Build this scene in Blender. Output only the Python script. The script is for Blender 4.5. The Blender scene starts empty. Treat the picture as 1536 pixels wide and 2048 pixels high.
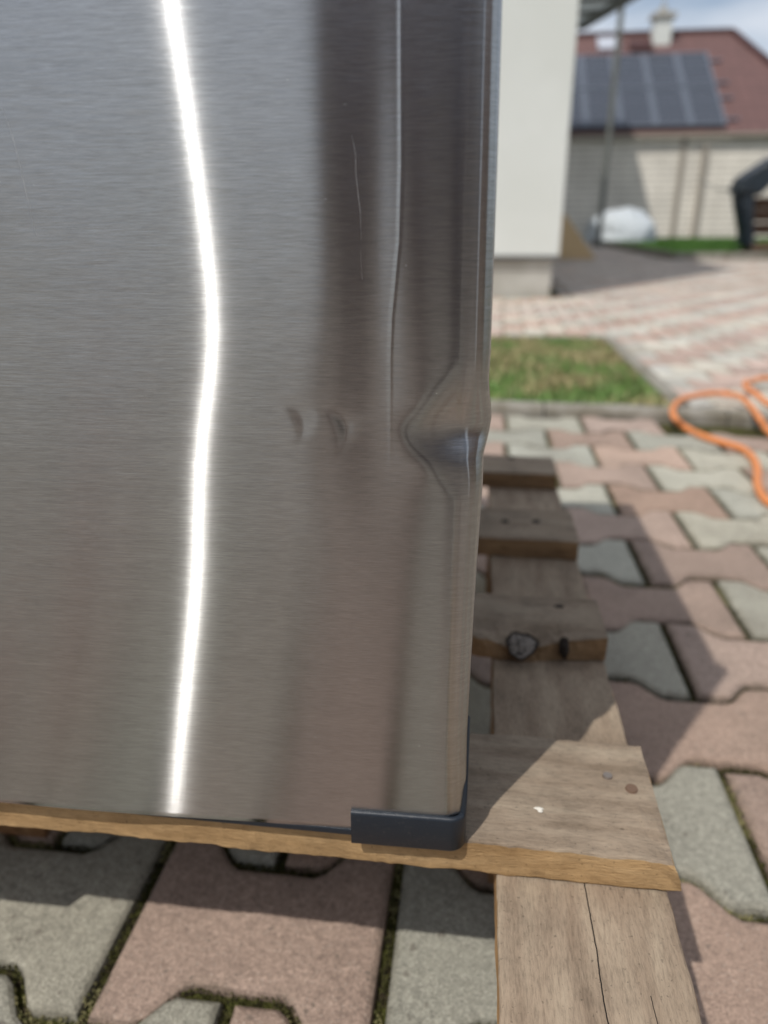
import bpy, math, random
import numpy as np
from mathutils import Vector, Matrix, noise
random.seed(7); rng = np.random.default_rng(7)
R = math.radians
S = bpy.context.scene
COL = S.collection

# ------------------------------------------------------------------ camera, sky, sun, exposure
CAM_F, CAM_P, CAM_Y, CAM_R, CAM_H = 1472.64, 0.3758, 0.1267, -0.0035, 0.5229
cd = bpy.data.cameras.new('camera'); cam = bpy.data.objects.new('camera', cd); COL.objects.link(cam); S.camera = cam
fw = Vector((-math.sin(CAM_Y)*math.cos(CAM_P), math.cos(CAM_Y)*math.cos(CAM_P), -math.sin(CAM_P)))
rt = Vector((math.cos(CAM_Y), math.sin(CAM_Y), 0)); up = rt.cross(fw)
rt2 = rt*math.cos(CAM_R) + up*math.sin(CAM_R); up2 = up*math.cos(CAM_R) - rt*math.sin(CAM_R)
M = Matrix((rt2, up2, -fw)).transposed().to_4x4(); M.translation = (0, 0, CAM_H); cam.matrix_world = M
cd.sensor_fit = 'VERTICAL'; cd.sensor_height = 36; cd.sensor_width = 27
cd.lens = CAM_F/2048*36; cd.clip_start = 0.02; cd.clip_end = 3000
cd.dof.use_dof = True; cd.dof.focus_distance = 0.355; cd.dof.aperture_fstop = cd.lens/1000/0.0052

SUN = Vector((-0.36, -0.56, 1.0)).normalized()       # towards the sun
elev = math.asin(SUN.z); azim = math.atan2(SUN.x, SUN.y)
W = bpy.data.worlds.new('World'); S.world = W; W.use_nodes = True
nt = W.node_tree; nt.nodes.clear()
def N(nt, t, **k):
    n = nt.nodes.new(t)
    for a, b in k.items(): setattr(n, a, b)
    return n
sky = N(nt, 'ShaderNodeTexSky', sky_type='NISHITA', sun_disc=False, sun_elevation=elev, sun_rotation=azim, air_density=1.0, dust_density=1.5, ozone_density=1.0)
tc = N(nt, 'ShaderNodeTexCoord'); mp = N(nt, 'ShaderNodeMapping'); mp.inputs['Scale'].default_value = (1.6, 2.4, 6.5)
mp.inputs['Location'].default_value = (.3, .2, .4)
nz = N(nt, 'ShaderNodeTexNoise'); nz.inputs['Scale'].default_value = 1.3; nz.inputs['Detail'].default_value = 7; nz.inputs['Roughness'].default_value = .55
cr = N(nt, 'ShaderNodeValToRGB'); cr.color_ramp.elements[0].position = .34; cr.color_ramp.elements[1].position = .60
mx = N(nt, 'ShaderNodeMix', data_type='RGBA'); mx.inputs['B'].default_value = (7.9, 8.3, 9.0, 1)
bg = N(nt, 'ShaderNodeBackground'); bg.inputs['Strength'].default_value = 0.108
ow = N(nt, 'ShaderNodeOutputWorld')
mm = N(nt, 'ShaderNodeMath', operation='MULTIPLY'); mm.inputs[1].default_value = .8
L = nt.links.new
L(tc.outputs['Generated'], mp.inputs['Vector']); L(mp.outputs[0], nz.inputs['Vector']); L(nz.outputs['Fac'], cr.inputs['Fac'])
L(cr.outputs['Color'], mm.inputs[0]); L(mm.outputs[0], mx.inputs['Factor']); L(sky.outputs[0], mx.inputs['A']); L(mx.outputs['Result'], bg.inputs['Color']); L(bg.outputs[0], ow.inputs[0])
sd = bpy.data.lights.new('sun', 'SUN'); sd.energy = 3.3; sd.angle = R(.53); sd.color = (1, .965, .91)
so = bpy.data.objects.new('sun', sd); COL.objects.link(so); so.rotation_euler = SUN.to_track_quat('Z', 'Y').to_euler()
S.view_settings.view_transform = 'Standard'; S.view_settings.look = 'None'; S.view_settings.gamma = 1; S.view_settings.use_curve_mapping = False
S.view_settings.exposure = -0.1
S.cycles.sample_clamp_indirect = 6

# ------------------------------------------------------------------ helpers
def hit(px, py, axis=2, d=0.0):
    """ground/plane point seen at a photograph pixel (used to read positions off the photo)"""
    v = fw + rt2*(px-768)/CAM_F - up2*(py-1024)/CAM_F
    c = Vector((0, 0, CAM_H)); return c + v*((d - c[axis])/v[axis])
def tag(o, label=None, cat=None, group=None, kind=None):
    if label: o['label'] = label
    if cat: o['category'] = cat
    if group: o['group'] = group
    if kind: o['kind'] = kind
    return o
def empty(name, loc=(0, 0, 0)):
    o = bpy.data.objects.new(name, None); COL.objects.link(o); o.location = loc; o.empty_display_size = .05; return o
def mesh(name, V, F, mats, parent=None, mi=None, smooth=False, loc=None):
    me = bpy.data.meshes.new(name); me.from_pydata([tuple(v) for v in V], [], F)
    if not isinstance(mats, (list, tuple)): mats = [mats]
    for m in mats: me.materials.append(m)
    if mi is not None: me.polygons.foreach_set('material_index', mi)
    if smooth: me.polygons.foreach_set('use_smooth', [True]*len(me.polygons))
    me.update()
    o = bpy.data.objects.new(name, me); COL.objects.link(o)
    if loc: o.location = loc
    if parent:
        o.parent = parent
        o.matrix_parent_inverse = Matrix.Translation(parent_world(parent)).inverted()
    return o
def parent_world(p):
    v = Vector((0, 0, 0))
    if p.type == 'EMPTY': v += p.location
    return v
class MB:
    def __init__(s): s.V = []; s.F = []; s.I = []
    def add(s, V, F, i=0):
        b = len(s.V); s.V += [tuple(v) for v in V]; s.F += [tuple(b+k for k in f) for f in F]; s.I += [i]*len(F)
    def box(s, a, b, i=0):
        x0, y0, z0 = a; x1, y1, z1 = b
        s.add([(x0,y0,z0),(x1,y0,z0),(x1,y1,z0),(x0,y1,z0),(x0,y0,z1),(x1,y0,z1),(x1,y1,z1),(x0,y1,z1)],
              [(0,3,2,1),(4,5,6,7),(0,1,5,4),(1,2,6,5),(2,3,7,6),(3,0,4,7)], i)
    def bar(s, p, q, w, h=None, i=0, n=4, up=(0,0,1)):
        h = h or w; p = Vector(p); q = Vector(q); d = (q-p).normalized(); u = Vector(up)
        if abs(d.dot(u)) > .95: u = Vector((0, 1, 0))
        a = d.cross(u).normalized(); b = a.cross(d)
        ang = [2*math.pi*(k+.5)/n for k in range(n)]; r = 1/math.cos(math.pi/n) if n == 4 else 1
        V = []
        for c in (p, q): V += [c + a*(math.cos(t)*w/2*r) + b*(math.sin(t)*h/2*r) for t in ang]
        F = [(k, (k+1) % n, n+(k+1) % n, n+k) for k in range(n)] + [tuple(range(n-1, -1, -1)), tuple(range(n, 2*n))]
        s.add(V, F, i)
    def prism(s, pts, vec, i=0):
        n = len(pts); vec = Vector(vec); V = [Vector(p) for p in pts] + [Vector(p)+vec for p in pts]
        s.add(V, [tuple(range(n-1, -1, -1)), tuple(range(n, 2*n))] + [(k, (k+1) % n, n+(k+1) % n, n+k) for k in range(n)], i)
    def build(s, name, mats, parent=None, smooth=False, bevel=0):
        o = mesh(name, s.V, s.F, mats, parent, s.I, smooth)
        if bevel:
            m = o.modifiers.new('bevel', 'BEVEL'); m.width = bevel; m.segments = 2; m.limit_method = 'ANGLE'
        return o
def tube(pts, r, n=12, closed=False):
    V = []; F = []; m = len(pts); pts = [Vector(p) for p in pts]
    for k, p in enumerate(pts):
        d = (pts[min(k+1, m-1)] - pts[max(k-1, 0)]).normalized(); u = Vector((0, 0, 1))
        if abs(d.z) > .95: u = Vector((0, 1, 0))
        a = d.cross(u).normalized(); b = a.cross(d)
        V += [p + a*math.cos(2*math.pi*j/n)*r + b*math.sin(2*math.pi*j/n)*r for j in range(n)]
    for k in range(m-1):
        for j in range(n): F.append((k*n+j, k*n+(j+1) % n, (k+1)*n+(j+1) % n, (k+1)*n+j))
    F.append(tuple(range(n-1, -1, -1))); F.append(tuple(range((m-1)*n, m*n)))
    return V, F
def spline(P, n=8):
    P = [Vector(p) for p in P]; out = []
    for k in range(len(P)-1):
        p0 = P[max(k-1, 0)]; p1 = P[k]; p2 = P[k+1]; p3 = P[min(k+2, len(P)-1)]
        for j in range(n):
            t = j/n; out.append(.5*((2*p1)+(p2-p0)*t+(2*p0-5*p1+4*p2-p3)*t*t+(3*p1-p0-3*p2+p3)*t**3))
    out.append(P[-1]); return out

# ------------------------------------------------------------------ materials
class Mat:
    def __init__(s, name, color=(.5,.5,.5), rough=.7, metal=0, spec=.5):
        s.m = bpy.data.materials.new(name); s.m.use_nodes = True; s.nt = s.m.node_tree
        s.b = s.nt.nodes['Principled BSDF']; s.i = s.b.inputs
        s.i['Base Color'].default_value = (*color, 1); s.i['Roughness'].default_value = rough; s.i['Metallic'].default_value = metal
        s.i['Specular IOR Level'].default_value = spec
        s.tc = None
    def n(s, t, **k): return N(s.nt, t, **k)
    def l(s, a, b): s.nt.links.new(a, b)
    def coord(s, scale=(1,1,1), kind='Object'):
        if not s.tc: s.tc = s.n('ShaderNodeTexCoord')
        m = s.n('ShaderNodeMapping'); m.inputs['Scale'].default_value = scale; s.l(s.tc.outputs[kind], m.inputs['Vector']); return m.outputs[0]
    def noise(s, scale, detail=4, rough=.55, vs=(1,1,1)):
        t = s.n('ShaderNodeTexNoise'); t.inputs['Scale'].default_value = scale; t.inputs['Detail'].default_value = detail; t.inputs['Roughness'].default_value = rough
        s.l(s.coord(vs), t.inputs['Vector']); return t.outputs['Fac']
    def ramp(s, fac, stops):
        r = s.n('ShaderNodeValToRGB'); e = r.color_ramp.elements
        while len(e) < len(stops): e.new(.5)
        for k, (p, c) in enumerate(stops): e[k].position = p; e[k].color = (*c, 1) if len(c) == 3 else c
        s.l(fac, r.inputs['Fac']); return r.outputs['Color']
    def mix(s, f, a, b, mode='MIX'):
        m = s.n('ShaderNodeMix', data_type='RGBA', blend_type=mode)
        for sock, v in (('Factor', f), ('A', a), ('B', b)):
            if isinstance(v, bpy.types.NodeSocket): s.l(v, m.inputs[sock])
            elif sock == 'Factor': m.inputs['Factor'].default_value = v
            else: m.inputs[sock].default_value = (*v, 1)
        return m.outputs['Result']
    def math(s, op, a, b=0, c=None):
        m = s.n('ShaderNodeMath', operation=op)
        for k, v in enumerate((a, b) if c is None else (a, b, c)):
            if isinstance(v, bpy.types.NodeSocket): s.l(v, m.inputs[k])
            else: m.inputs[k].default_value = v
        return m.outputs[0]
    def bump(s, h, strength=.3, dist=.01):
        b = s.n('ShaderNodeBump'); b.inputs['Strength'].default_value = strength; b.inputs['Distance'].default_value = dist
        s.l(h, b.inputs['Height']); s.l(b.outputs[0], s.i['Normal']); return b
    def color(s, c): s.l(c, s.i['Base Color'])
G = lambda v: (v, v, v)

# brushed steel: grooves run along x
mt = Mat('brushed_steel', (.56, .56, .56), .3, 1)
fine = mt.noise(1, 3, .6, (95, 95, 2100)); fine2 = mt.noise(1, 2, .6, (190, 190, 3600)); broad = mt.noise(1, 2, .5, (5, 5, 160)); cloud = mt.noise(14, 3, .5)
f = mt.math('ADD', mt.math('MULTIPLY', fine, .6), mt.math('MULTIPLY', fine2, .4))
c = mt.ramp(f, [(.30, G(.36)), (.50, G(.45)), (.70, G(.54))])
c = mt.mix(1, c, mt.ramp(broad, [(.3, G(.95)), (.7, G(1.0))]), 'MULTIPLY')
tg = mt.n('ShaderNodeTangent', direction_type='UV_MAP', uv_map='UVMap')
geo = mt.n('ShaderNodeNewGeometry')
jit = mt.math('MULTIPLY_ADD', fine2, .007, -.0035)
def tilted(t):       # normals lean up or down by slope t (and a hair sideways, groove by groove): grooves run along x
    cz_ = mt.n('ShaderNodeCombineXYZ'); mt.l(t, cz_.inputs['Z']); mt.l(jit, cz_.inputs['X'])
    va = mt.n('ShaderNodeVectorMath', operation='ADD'); mt.l(geo.outputs['Normal'], va.inputs[0]); mt.l(cz_.outputs[0], va.inputs[1])
    vn = mt.n('ShaderNodeVectorMath', operation='NORMALIZE'); mt.l(va.outputs[0], vn.inputs[0]); return vn
groove = mt.math('MULTIPLY_ADD', mt.noise(1, 3, .6, (70, 70, 2300)), .24, -.12)
# the grooves throw light up and down: micro-facets tilted at random about the groove direction
wn = mt.n('ShaderNodeTexWhiteNoise', noise_dimensions='3D'); mt.l(mt.coord((9e3, 9e3, 9e3)), wn.inputs['Vector'])
tl_ = mt.math('MULTIPLY_ADD', wn.outputs['Value'], 2.6, -1.3)
vn = tilted(mt.math('ADD', tl_, groove)); bp = tilted(groove)
def lobe(ax, ay, dist, nn):
    a_ = math.sqrt(ay/ax)-1; gl = mt.n('ShaderNodeBsdfAnisotropic', distribution=dist); mt.l(c, gl.inputs['Color'])
    gl.inputs['Roughness'].default_value = math.sqrt(ax*(1+a_)); gl.inputs['Anisotropy'].default_value = a_; gl.inputs['Rotation'].default_value = .25
    mt.l(tg.outputs[0], gl.inputs['Tangent']); mt.l(nn.outputs[0], gl.inputs['Normal']); return gl
def mixs(f_, a_, b_):
    ms = mt.n('ShaderNodeMixShader'); ms.inputs[0].default_value = f_; mt.l(a_.outputs[0], ms.inputs[1]); mt.l(b_.outputs[0], ms.inputs[2]); return ms
core = lobe(.12, .0028, 'BECKMANN', vn); glow = lobe(.14, .0060, 'GGX', vn); body = lobe(.18, .0125, 'BECKMANN', bp)
ms = mixs(.93, mixs(.72, core, glow), body)
mt.l(ms.outputs[0], mt.nt.nodes['Material Output'].inputs['Surface'])
STEEL = mt.m
SCRATCH = Mat('scratched_steel', (.95, .95, .93), .7, 0).m
SMOOTH_STEEL = Mat('side_steel', (.5, .5, .5), .3, 1).m
mt = Mat('navy_plastic', (.012, .018, .028), .42, 0, .5); mt.color(mt.mix(mt.ramp(mt.noise(260, 5, .7), [(.58, G(0)), (.75, G(.35))]), (.011,.016,.024), (.12,.11,.10))); mt.bump(mt.noise(900, 2), .2, .0005); NAVY = mt.m
mt = Mat('grey_panel', (.25, .26, .27), .5); GREYP = mt.m

def wood(name, cols, along='x', grain=1.0, crack=None, speck=.0):
    m = Mat(name, cols[1], .8, 0, .25)
    s = (11, 70, 70) if along == 'x' else (70, 11, 70)
    s2 = (130, 800, 800) if along == 'x' else (800, 130, 800)
    g = m.noise(1, 6, .6, s); fi = m.noise(1, 4, .7, s2); bl = m.noise(26, 6, .68); sp = m.noise(420, 2, .5)
    c = m.ramp(g, [(.3, cols[0]), (.5, cols[1]), (.72, cols[2])])
    c = m.mix(m.math('MULTIPLY', grain, .8), c, m.ramp(fi, [(.3, G(.62)), (.5, G(1.0)), (.75, G(1.22))]), 'MULTIPLY')
    c = m.mix(.7, c, m.ramp(bl, [(.3, G(.62)), (.5, G(1.0)), (.72, G(1.16))]), 'MULTIPLY')
    c = m.mix(1, c, m.ramp(sp, [(.27, G(.6)), (.34, G(1))]), 'MULTIPLY')
    if crack:
        sep = m.n('ShaderNodeSeparateXYZ'); m.l(m.coord(), sep.inputs[0])
        wob = m.noise(1, 4, .6, (0, 22, 0))
        for (x0, sl, y0, y1, w, amp) in crack:
            cx = m.math('ADD', m.math('MULTIPLY', sep.outputs['Y'], sl), m.math('MULTIPLY_ADD', wob, amp, x0-amp/2))
            d = m.math('ABSOLUTE', m.math('SUBTRACT', sep.outputs['X'], cx))
            msk = m.math('LESS_THAN', d, w)
            msk = m.math('MULTIPLY', msk, m.math('GREATER_THAN', sep.outputs['Y'], y0)); msk = m.math('MULTIPLY', msk, m.math('LESS_THAN', sep.outputs['Y'], y1))
            c = m.mix(msk, c, (.012, .009, .007))
    m.color(c)
    h = m.math('ADD', fi, m.math('MULTIPLY', g, .7)); m.bump(h, .55, .0014)
    return m.m
W_TOP = wood('weathered_plank', [(.20,.148,.102), (.285,.22,.158), (.365,.295,.215)])
W_FACE = wood('sawn_plank_edge', [(.31,.19,.085), (.42,.27,.13), (.53,.36,.19)], grain=.7)
W_FACE2 = wood('aged_plank_edge', [(.18,.11,.056), (.27,.17,.09), (.36,.24,.13)], grain=.8)
W_TOPY = wood('weathered_stringer', [(.225,.165,.115), (.295,.225,.16), (.37,.295,.212)], 'y', crack=[(.0785, -.018, -.2, .36, .00035, .004), (.1045, -.03, -.2, .26, .00022, .003)])
W_FACEY = wood('sawn_stringer_edge', [(.26,.14,.06), (.36,.21,.09), (.45,.28,.13)], 'y', grain=.6)
W_BLK = wood('pallet_block_wood', [(.16,.07,.028), (.24,.12,.05), (.3,.17,.08)], 'y')
NAIL = Mat('nail_steel', (.34,.29,.25), .5, .8).m
RUST = Mat('rusty_nail', (.17,.105,.07), .8, .2).m
KNOT_D = Mat('knot_bark', (.025,.017,.012), .9).m
mt = Mat('knot_core', (.2,.17,.14), .7); mt.color(mt.ramp(mt.noise(260, 5), [(.38, (.035,.026,.02)), (.55, (.22,.19,.16))])); mt.bump(mt.noise(300), .8, .002); KNOT = mt.m

def paver_mat(name):
    m = Mat(name, (.4,.3,.25), .88, 0, .3)
    a = m.n('ShaderNodeAttribute', attribute_name='tint'); 
    gr = m.noise(520, 3, .65); g2 = m.noise(150, 4, .6); g3 = m.noise(9, 4, .6)
    vor = m.n('ShaderNodeTexVoronoi'); vor.inputs['Scale'].default_value = 260; m.l(m.coord(), vor.inputs['Vector'])
    c = m.mix(1, a.outputs['Color'], m.ramp(gr, [(.28, G(.62)), (.5, G(1)), (.68, G(1.42))]), 'MULTIPLY')
    c = m.mix(.8, c, m.ramp(g2, [(.3, G(.74)), (.5, G(1)), (.7, G(1.2))]), 'MULTIPLY')
    c = m.mix(.9, c, m.ramp(g3, [(.3, G(.80)), (.5, G(1)), (.7, G(1.1))]), 'MULTIPLY')
    c = m.mix(m.ramp(vor.outputs['Distance'], [(.10, G(.55)), (.17, G(0))]), c, (.62,.56,.48))
    c = m.mix(m.ramp(m.noise(3.3, 6, .65), [(.52, G(0)), (.72, G(.42))]), c, (.16,.13,.10))
    c = m.mix(m.ramp(m.noise(75, 2), [(.66, G(0)), (.70, G(.6))]), c, (.12,.10,.08))
    ed = m.math('MULTIPLY_ADD', m.noise(30, 3), 1.6, -.55)
    c = m.mix(m.math('MULTIPLY', a.outputs['Alpha'], ed), c, (.07,.06,.035))
    m.color(c); m.bump(m.math('ADD', gr, m.math('MULTIPLY', g2, .8)), .7, .0018); return m.m
PAVER = paver_mat('concrete_paver')
mt = Mat('mossy_soil', (.05,.045,.025), .95, 0, .1)
mt.color(mt.mix(mt.ramp(mt.noise(60, 5), [(.42, G(0)), (.6, G(1))]), mt.ramp(mt.noise(600, 3), [(.3, (.02,.017,.01)), (.7, (.085,.068,.04))]), mt.ramp(mt.noise(500, 3), [(.3, (.035,.04,.010)), (.7, (.13,.135,.035))])))
mt.bump(mt.noise(350, 4), .8, .004); SOIL = mt.m
def attr_mat(name, rough=.8, sub=0, spec=.3):
    m = Mat(name, (.1,.2,.05), rough, 0, spec); a = m.n('ShaderNodeAttribute', attribute_name='tint'); m.color(a.outputs['Color']); return m.m
MOSS = attr_mat('moss_grains', .95, 0, .1); GRASS = attr_mat('grass_blades', .6)
mt = Mat('kerb_concrete', (.3,.28,.24), .9); mt.color(mt.mix(mt.ramp(mt.noise(14, 5), [(.35, G(0)), (.65, G(1))]), (.33,.31,.27), (.17,.15,.11))); mt.bump(mt.noise(220, 4), .6, .003); KERB = mt.m
mt = Mat('white_render', (.68,.67,.61), .9, 0, .2); mt.color(mt.mix(mt.ramp(mt.noise(1.7, 4), [(.4, G(0)), (.7, G(1))]), (.665,.68,.635), (.71,.725,.685))); mt.bump(mt.noise(120, 4), .35, .004); RENDER = mt.m
mt = Mat('plinth_concrete', (.5,.48,.43), .9); mt.color(mt.mix(mt.ramp(mt.noise(5, 6), [(.35, G(0)), (.65, G(1))]), (.48,.465,.42), (.36,.34,.295))); mt.bump(mt.noise(150), .4, .004); PLINTH = mt.m
mt = Mat('sand_strip', (.5,.4,.26), .95); mt.color(mt.ramp(mt.noise(40, 5), [(.3, (.36,.27,.15)), (.7, (.52,.43,.28))])); SAND = mt.m
mt = Mat('added_slab_concrete', (.27,.24,.205), .9); mt.color(mt.mix(mt.ramp(mt.noise(3, 6), [(.35, G(0)), (.65, G(1))]), (.29,.255,.215), (.19,.165,.14))); SLAB = mt.m
mt = Mat('metal_grey_paint', (.16,.165,.15), .5); POLEM = mt.m
mt = Mat('polycarbonate', (.62,.63,.58), .4, 0, .4); tr = mt.n('ShaderNodeBsdfTranslucent'); tr.inputs[0].default_value = (.7, .72, .66, 1); xm_ = mt.n('ShaderNodeMixShader'); xm_.inputs[0].default_value = .6
mt.l(mt.b.outputs[0], xm_.inputs[1]); mt.l(tr.outputs[0], xm_.inputs[2]); mt.l(xm_.outputs[0], mt.nt.nodes['Material Output'].inputs['Surface']); POLY = mt.m
# white brick of the neighbour's garage
mt = Mat('white_brick', (.55,.5,.42), .9)
bk = mt.n('ShaderNodeTexBrick'); tcx = mt.n('ShaderNodeTexCoord'); sx_ = mt.n('ShaderNodeSeparateXYZ'); cx_ = mt.n('ShaderNodeCombineXYZ'); mt.l(tcx.outputs['Object'], sx_.inputs[0])
mt.l(sx_.outputs['X'], cx_.inputs['X']); mt.l(sx_.outputs['Z'], cx_.inputs['Y']); mt.l(cx_.outputs[0], bk.inputs['Vector'])
bk.inputs['Scale'].default_value = 1; bk.inputs['Brick Width'].default_value = 1.1; bk.inputs['Row Height'].default_value = .165; bk.inputs['Mortar Size'].default_value = .018
bk.inputs['Color1'].default_value = (.82,.77,.68,1); bk.inputs['Color2'].default_value = (.79,.74,.65,1); bk.inputs['Mortar'].default_value = (.50,.45,.38,1)
mt.color(mt.mix(.8, bk.outputs['Color'], mt.ramp(mt.noise(1.2, 5), [(.35, G(.86)), (.65, G(1.08))]), 'MULTIPLY')); mt.bump(bk.outputs['Fac'], -.6, .02); BRICK = mt.m
# red roof tiles
mt = Mat('red_roof_tile', (.15,.055,.045), .75)
bk = mt.n('ShaderNodeTexBrick'); tcx = mt.n('ShaderNodeTexCoord'); mt.l(tcx.outputs['UV'], bk.inputs['Vector'])
bk.inputs['Scale'].default_value = 1; bk.inputs['Brick Width'].default_value = .3; bk.inputs['Row Height'].default_value = .36; bk.inputs['Mortar Size'].default_value = .02; bk.inputs['Mortar Smooth'].default_value = .5; bk.offset = 0
bk.inputs['Color1'].default_value = (.150,.078,.070,1); bk.inputs['Color2'].default_value = (.125,.066,.060,1); bk.inputs['Mortar'].default_value = (.08,.04,.036,1)
mt.color(bk.outputs['Color']); mt.bump(bk.outputs['Fac'], -.7, .03); TILE = mt.m
# solar cells
mt = Mat('solar_cells', (.015,.02,.035), .22, 0, .5)
bk = mt.n('ShaderNodeTexBrick'); tcx = mt.n('ShaderNodeTexCoord'); mt.l(tcx.outputs['UV'], bk.inputs['Vector']); bk.offset = 0
bk.inputs['Scale'].default_value = 1; bk.inputs['Brick Width'].default_value = .14; bk.inputs['Row Height'].default_value = .16; bk.inputs['Mortar Size'].default_value = .008
bk.inputs['Color1'].default_value = (.034,.041,.058,1); bk.inputs['Color2'].default_value = (.028,.035,.05,1); bk.inputs['Mortar'].default_value = (.10,.11,.13,1)
mt.color(bk.outputs['Color']); CELLS = mt.m
ALU = Mat('aluminium_frame', (.15,.17,.205), .4, .3).m
GLASSW = Mat('skylight_glass', (.45,.47,.52), .15).m
DARKRED = Mat('dark_brown_slats', (.06,.022,.02), .6).m
GUTTER = Mat('gutter_paint', (.33,.29,.24), .6).m
mt = Mat('orange_hose', (.72,.24,.06), .6, 0, .4); mt.color(mt.mix(mt.ramp(mt.noise(40, 4), [(.5, G(0)), (.75, G(.6))]), (.70,.25,.085), (.42,.20,.10))); mt.bump(mt.noise(500), .2, .001); ORANGE = mt.m
mt = Mat('white_plastic_sheet', (.60,.64,.66), .5); mt.bump(mt.noise(9, 5), .9, .08); SHEET = mt.m
mt = Mat('tan_board', (.62,.45,.25), .8); mt.bump(mt.noise(30), .3, .01); TAN = mt.m
mt = Mat('blue_tarpaulin', (.010,.018,.026), .3, 0, .6); mt.bump(mt.noise(7, 5), .8, .05); TARP = mt.m
mt = Mat('brown_timber', (.13,.075,.045), .8); mt.bump(mt.noise(12, 4, .5, (1, 1, 14)), .4, .01); TIMB = mt.m
mt = Mat('far_earth', (.12,.10,.06), .95); mt.color(mt.ramp(mt.noise(.6, 6), [(.35, (.07,.085,.03)), (.6, (.15,.13,.08))])); EARTH = mt.m
CLOTH = Mat('dark_jacket', (.095,.060,.052), .9).m; JEANS = Mat('blue_jeans', (.03,.04,.07), .9).m; SKIN = Mat('skin', (.5,.3,.21), .55).m; HAIR = Mat('hair', (.03,.018,.012), .6).m

# ------------------------------------------------------------------ setting: ground, paving, kerb, lawn
def sheet(name, x0, y0, x1, y1, z, m):
    o = mesh(name, [(x0,y0,z),(x1,y0,z),(x1,y1,z),(x0,y1,z)], [(0,1,2,3)], m); return tag(o, kind='structure')
sheet('ground', -400, -400, 400, 700, -.040, EARTH)
sheet('bedding_soil', -4, -5, 14, 24.2, -.012, SOIL)

sheet('added_slab', -4, -9, 6, -.53, -.003, SLAB)  # unseen slab, added to keep paver pink out of the steel reflection
PX, PY, AMP = .210, .1483, .0165
ROT = .020
def wave(u):
    a = abs(u); t = min(max((a-.33)/.34, 0), 1); t = t*t*(3-2*t); return -1+2*t
def paver_outline(n):
    us = np.linspace(-1, 1, n); hl = PX/2-.0045; P = []
    for u in us: P.append((u*hl, -(PY/2-.0045+AMP*wave(u))))
    for u in us[::-1]: P.append((u*hl, PY/2-.0045+AMP*wave(u)))
    return np.array(P)
def offset(P, d):
    n = len(P); out = []
    for k in range(n):
        a = P[k]-P[k-1]; b = P[(k+1) % n]-P[k]; a /= np.linalg.norm(a); b /= np.linalg.norm(b)
        na = np.array([-a[1], a[0]]); nb = np.array([-b[1], b[0]]); m = na+nb; m /= max(np.dot(m, na), .6)
        out.append(P[k]+m*d)
    return np.array(out)
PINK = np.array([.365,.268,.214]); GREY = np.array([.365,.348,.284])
def pave(name, keep, phase=0, near=True, rows=range(-14, 160), cols=range(-16, 40), pal=(PINK, GREY), n=25):
    out = paver_outline(n); rings = [(offset(out, .0085), 0), (offset(out, .0045), -.0006), (offset(out, .0012), -.0028), (out, -.007), (out, -.03)] if near else [(offset(out, .006), 0), (offset(out, .001), -.005), (out, -.03)]
    V = []; F = []; C = []; m = len(out); centres = []
    for k in rows:
        cy = .56-.1483*k*-1
        odd = k % 2
        for j in cols:
            x0 = (.265-PX/2 if not odd else .372-PX/2) + j*PX
            cx = x0 + ROT*(cy-.5); 
            if not keep(cx, cy): continue
            r = rng.normal(size=6); ang = .006*r[0]; ca, sa = math.cos(ang), math.sin(ang); b = len(V)
            pink = (j % 2 == (1 if not odd else 0))
            if not near: pink = (j+k//2) % 2 == 0
            base = (pal[0] if pink else pal[1])*(1+.09*r[1])*(.90+.22*min(max(cy-.5, 0), 1)); base = base*(1+np.array([.02, 0, -.02])*r[2])  # pavers near the camera tinted darker, standing in for deeper shade
            for ri, (ring, z) in enumerate(rings):
                for p in ring:
                    q = (p[0]*ca-p[1]*sa, p[0]*sa+p[1]*ca)
                    if near:
                        w = noise.noise(((cx+q[0])*55, (cy+q[1])*55, 3.1))*.0011 + noise.noise(((cx+q[0])*160, (cy+q[1])*160, 3.1))*.0006
                    else: w = 0
                    f_ = 1+w/.09
                    V.append((cx+q[0]*f_, cy+q[1]*f_-ROT*(cx-.2)*.0, z+.0011*r[3]+q[0]*.008*r[4]+q[1]*.008*r[5]))
                    C.append((*base, 0 if ri == 0 else (.45 if ri == 1 and near else 1.)))
            F += [(b+i, b+i+1, b+2*n-2-i, b+2*n-1-i) for i in range(n-1)]
            for q in range(len(rings)-1):
                for s in range(m):
                    F.append((b+q*m+s, b+(q+1)*m+s, b+(q+1)*m+(s+1) % m, b+q*m+(s+1) % m))
            centres.append((cx, cy))
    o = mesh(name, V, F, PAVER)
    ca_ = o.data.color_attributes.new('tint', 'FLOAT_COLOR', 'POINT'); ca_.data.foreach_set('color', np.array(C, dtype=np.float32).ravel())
    return tag(o, kind='structure'), centres
def kerby(x): return 2.135-.05*x
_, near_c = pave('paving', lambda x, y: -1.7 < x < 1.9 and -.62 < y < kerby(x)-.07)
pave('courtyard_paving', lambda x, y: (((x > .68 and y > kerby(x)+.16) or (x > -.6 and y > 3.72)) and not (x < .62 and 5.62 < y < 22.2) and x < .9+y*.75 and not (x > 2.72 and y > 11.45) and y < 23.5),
     near=False, cols=range(-6, 60), n=9, pal=(np.array([.42,.315,.265]), np.array([.455,.43,.37])))
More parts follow.
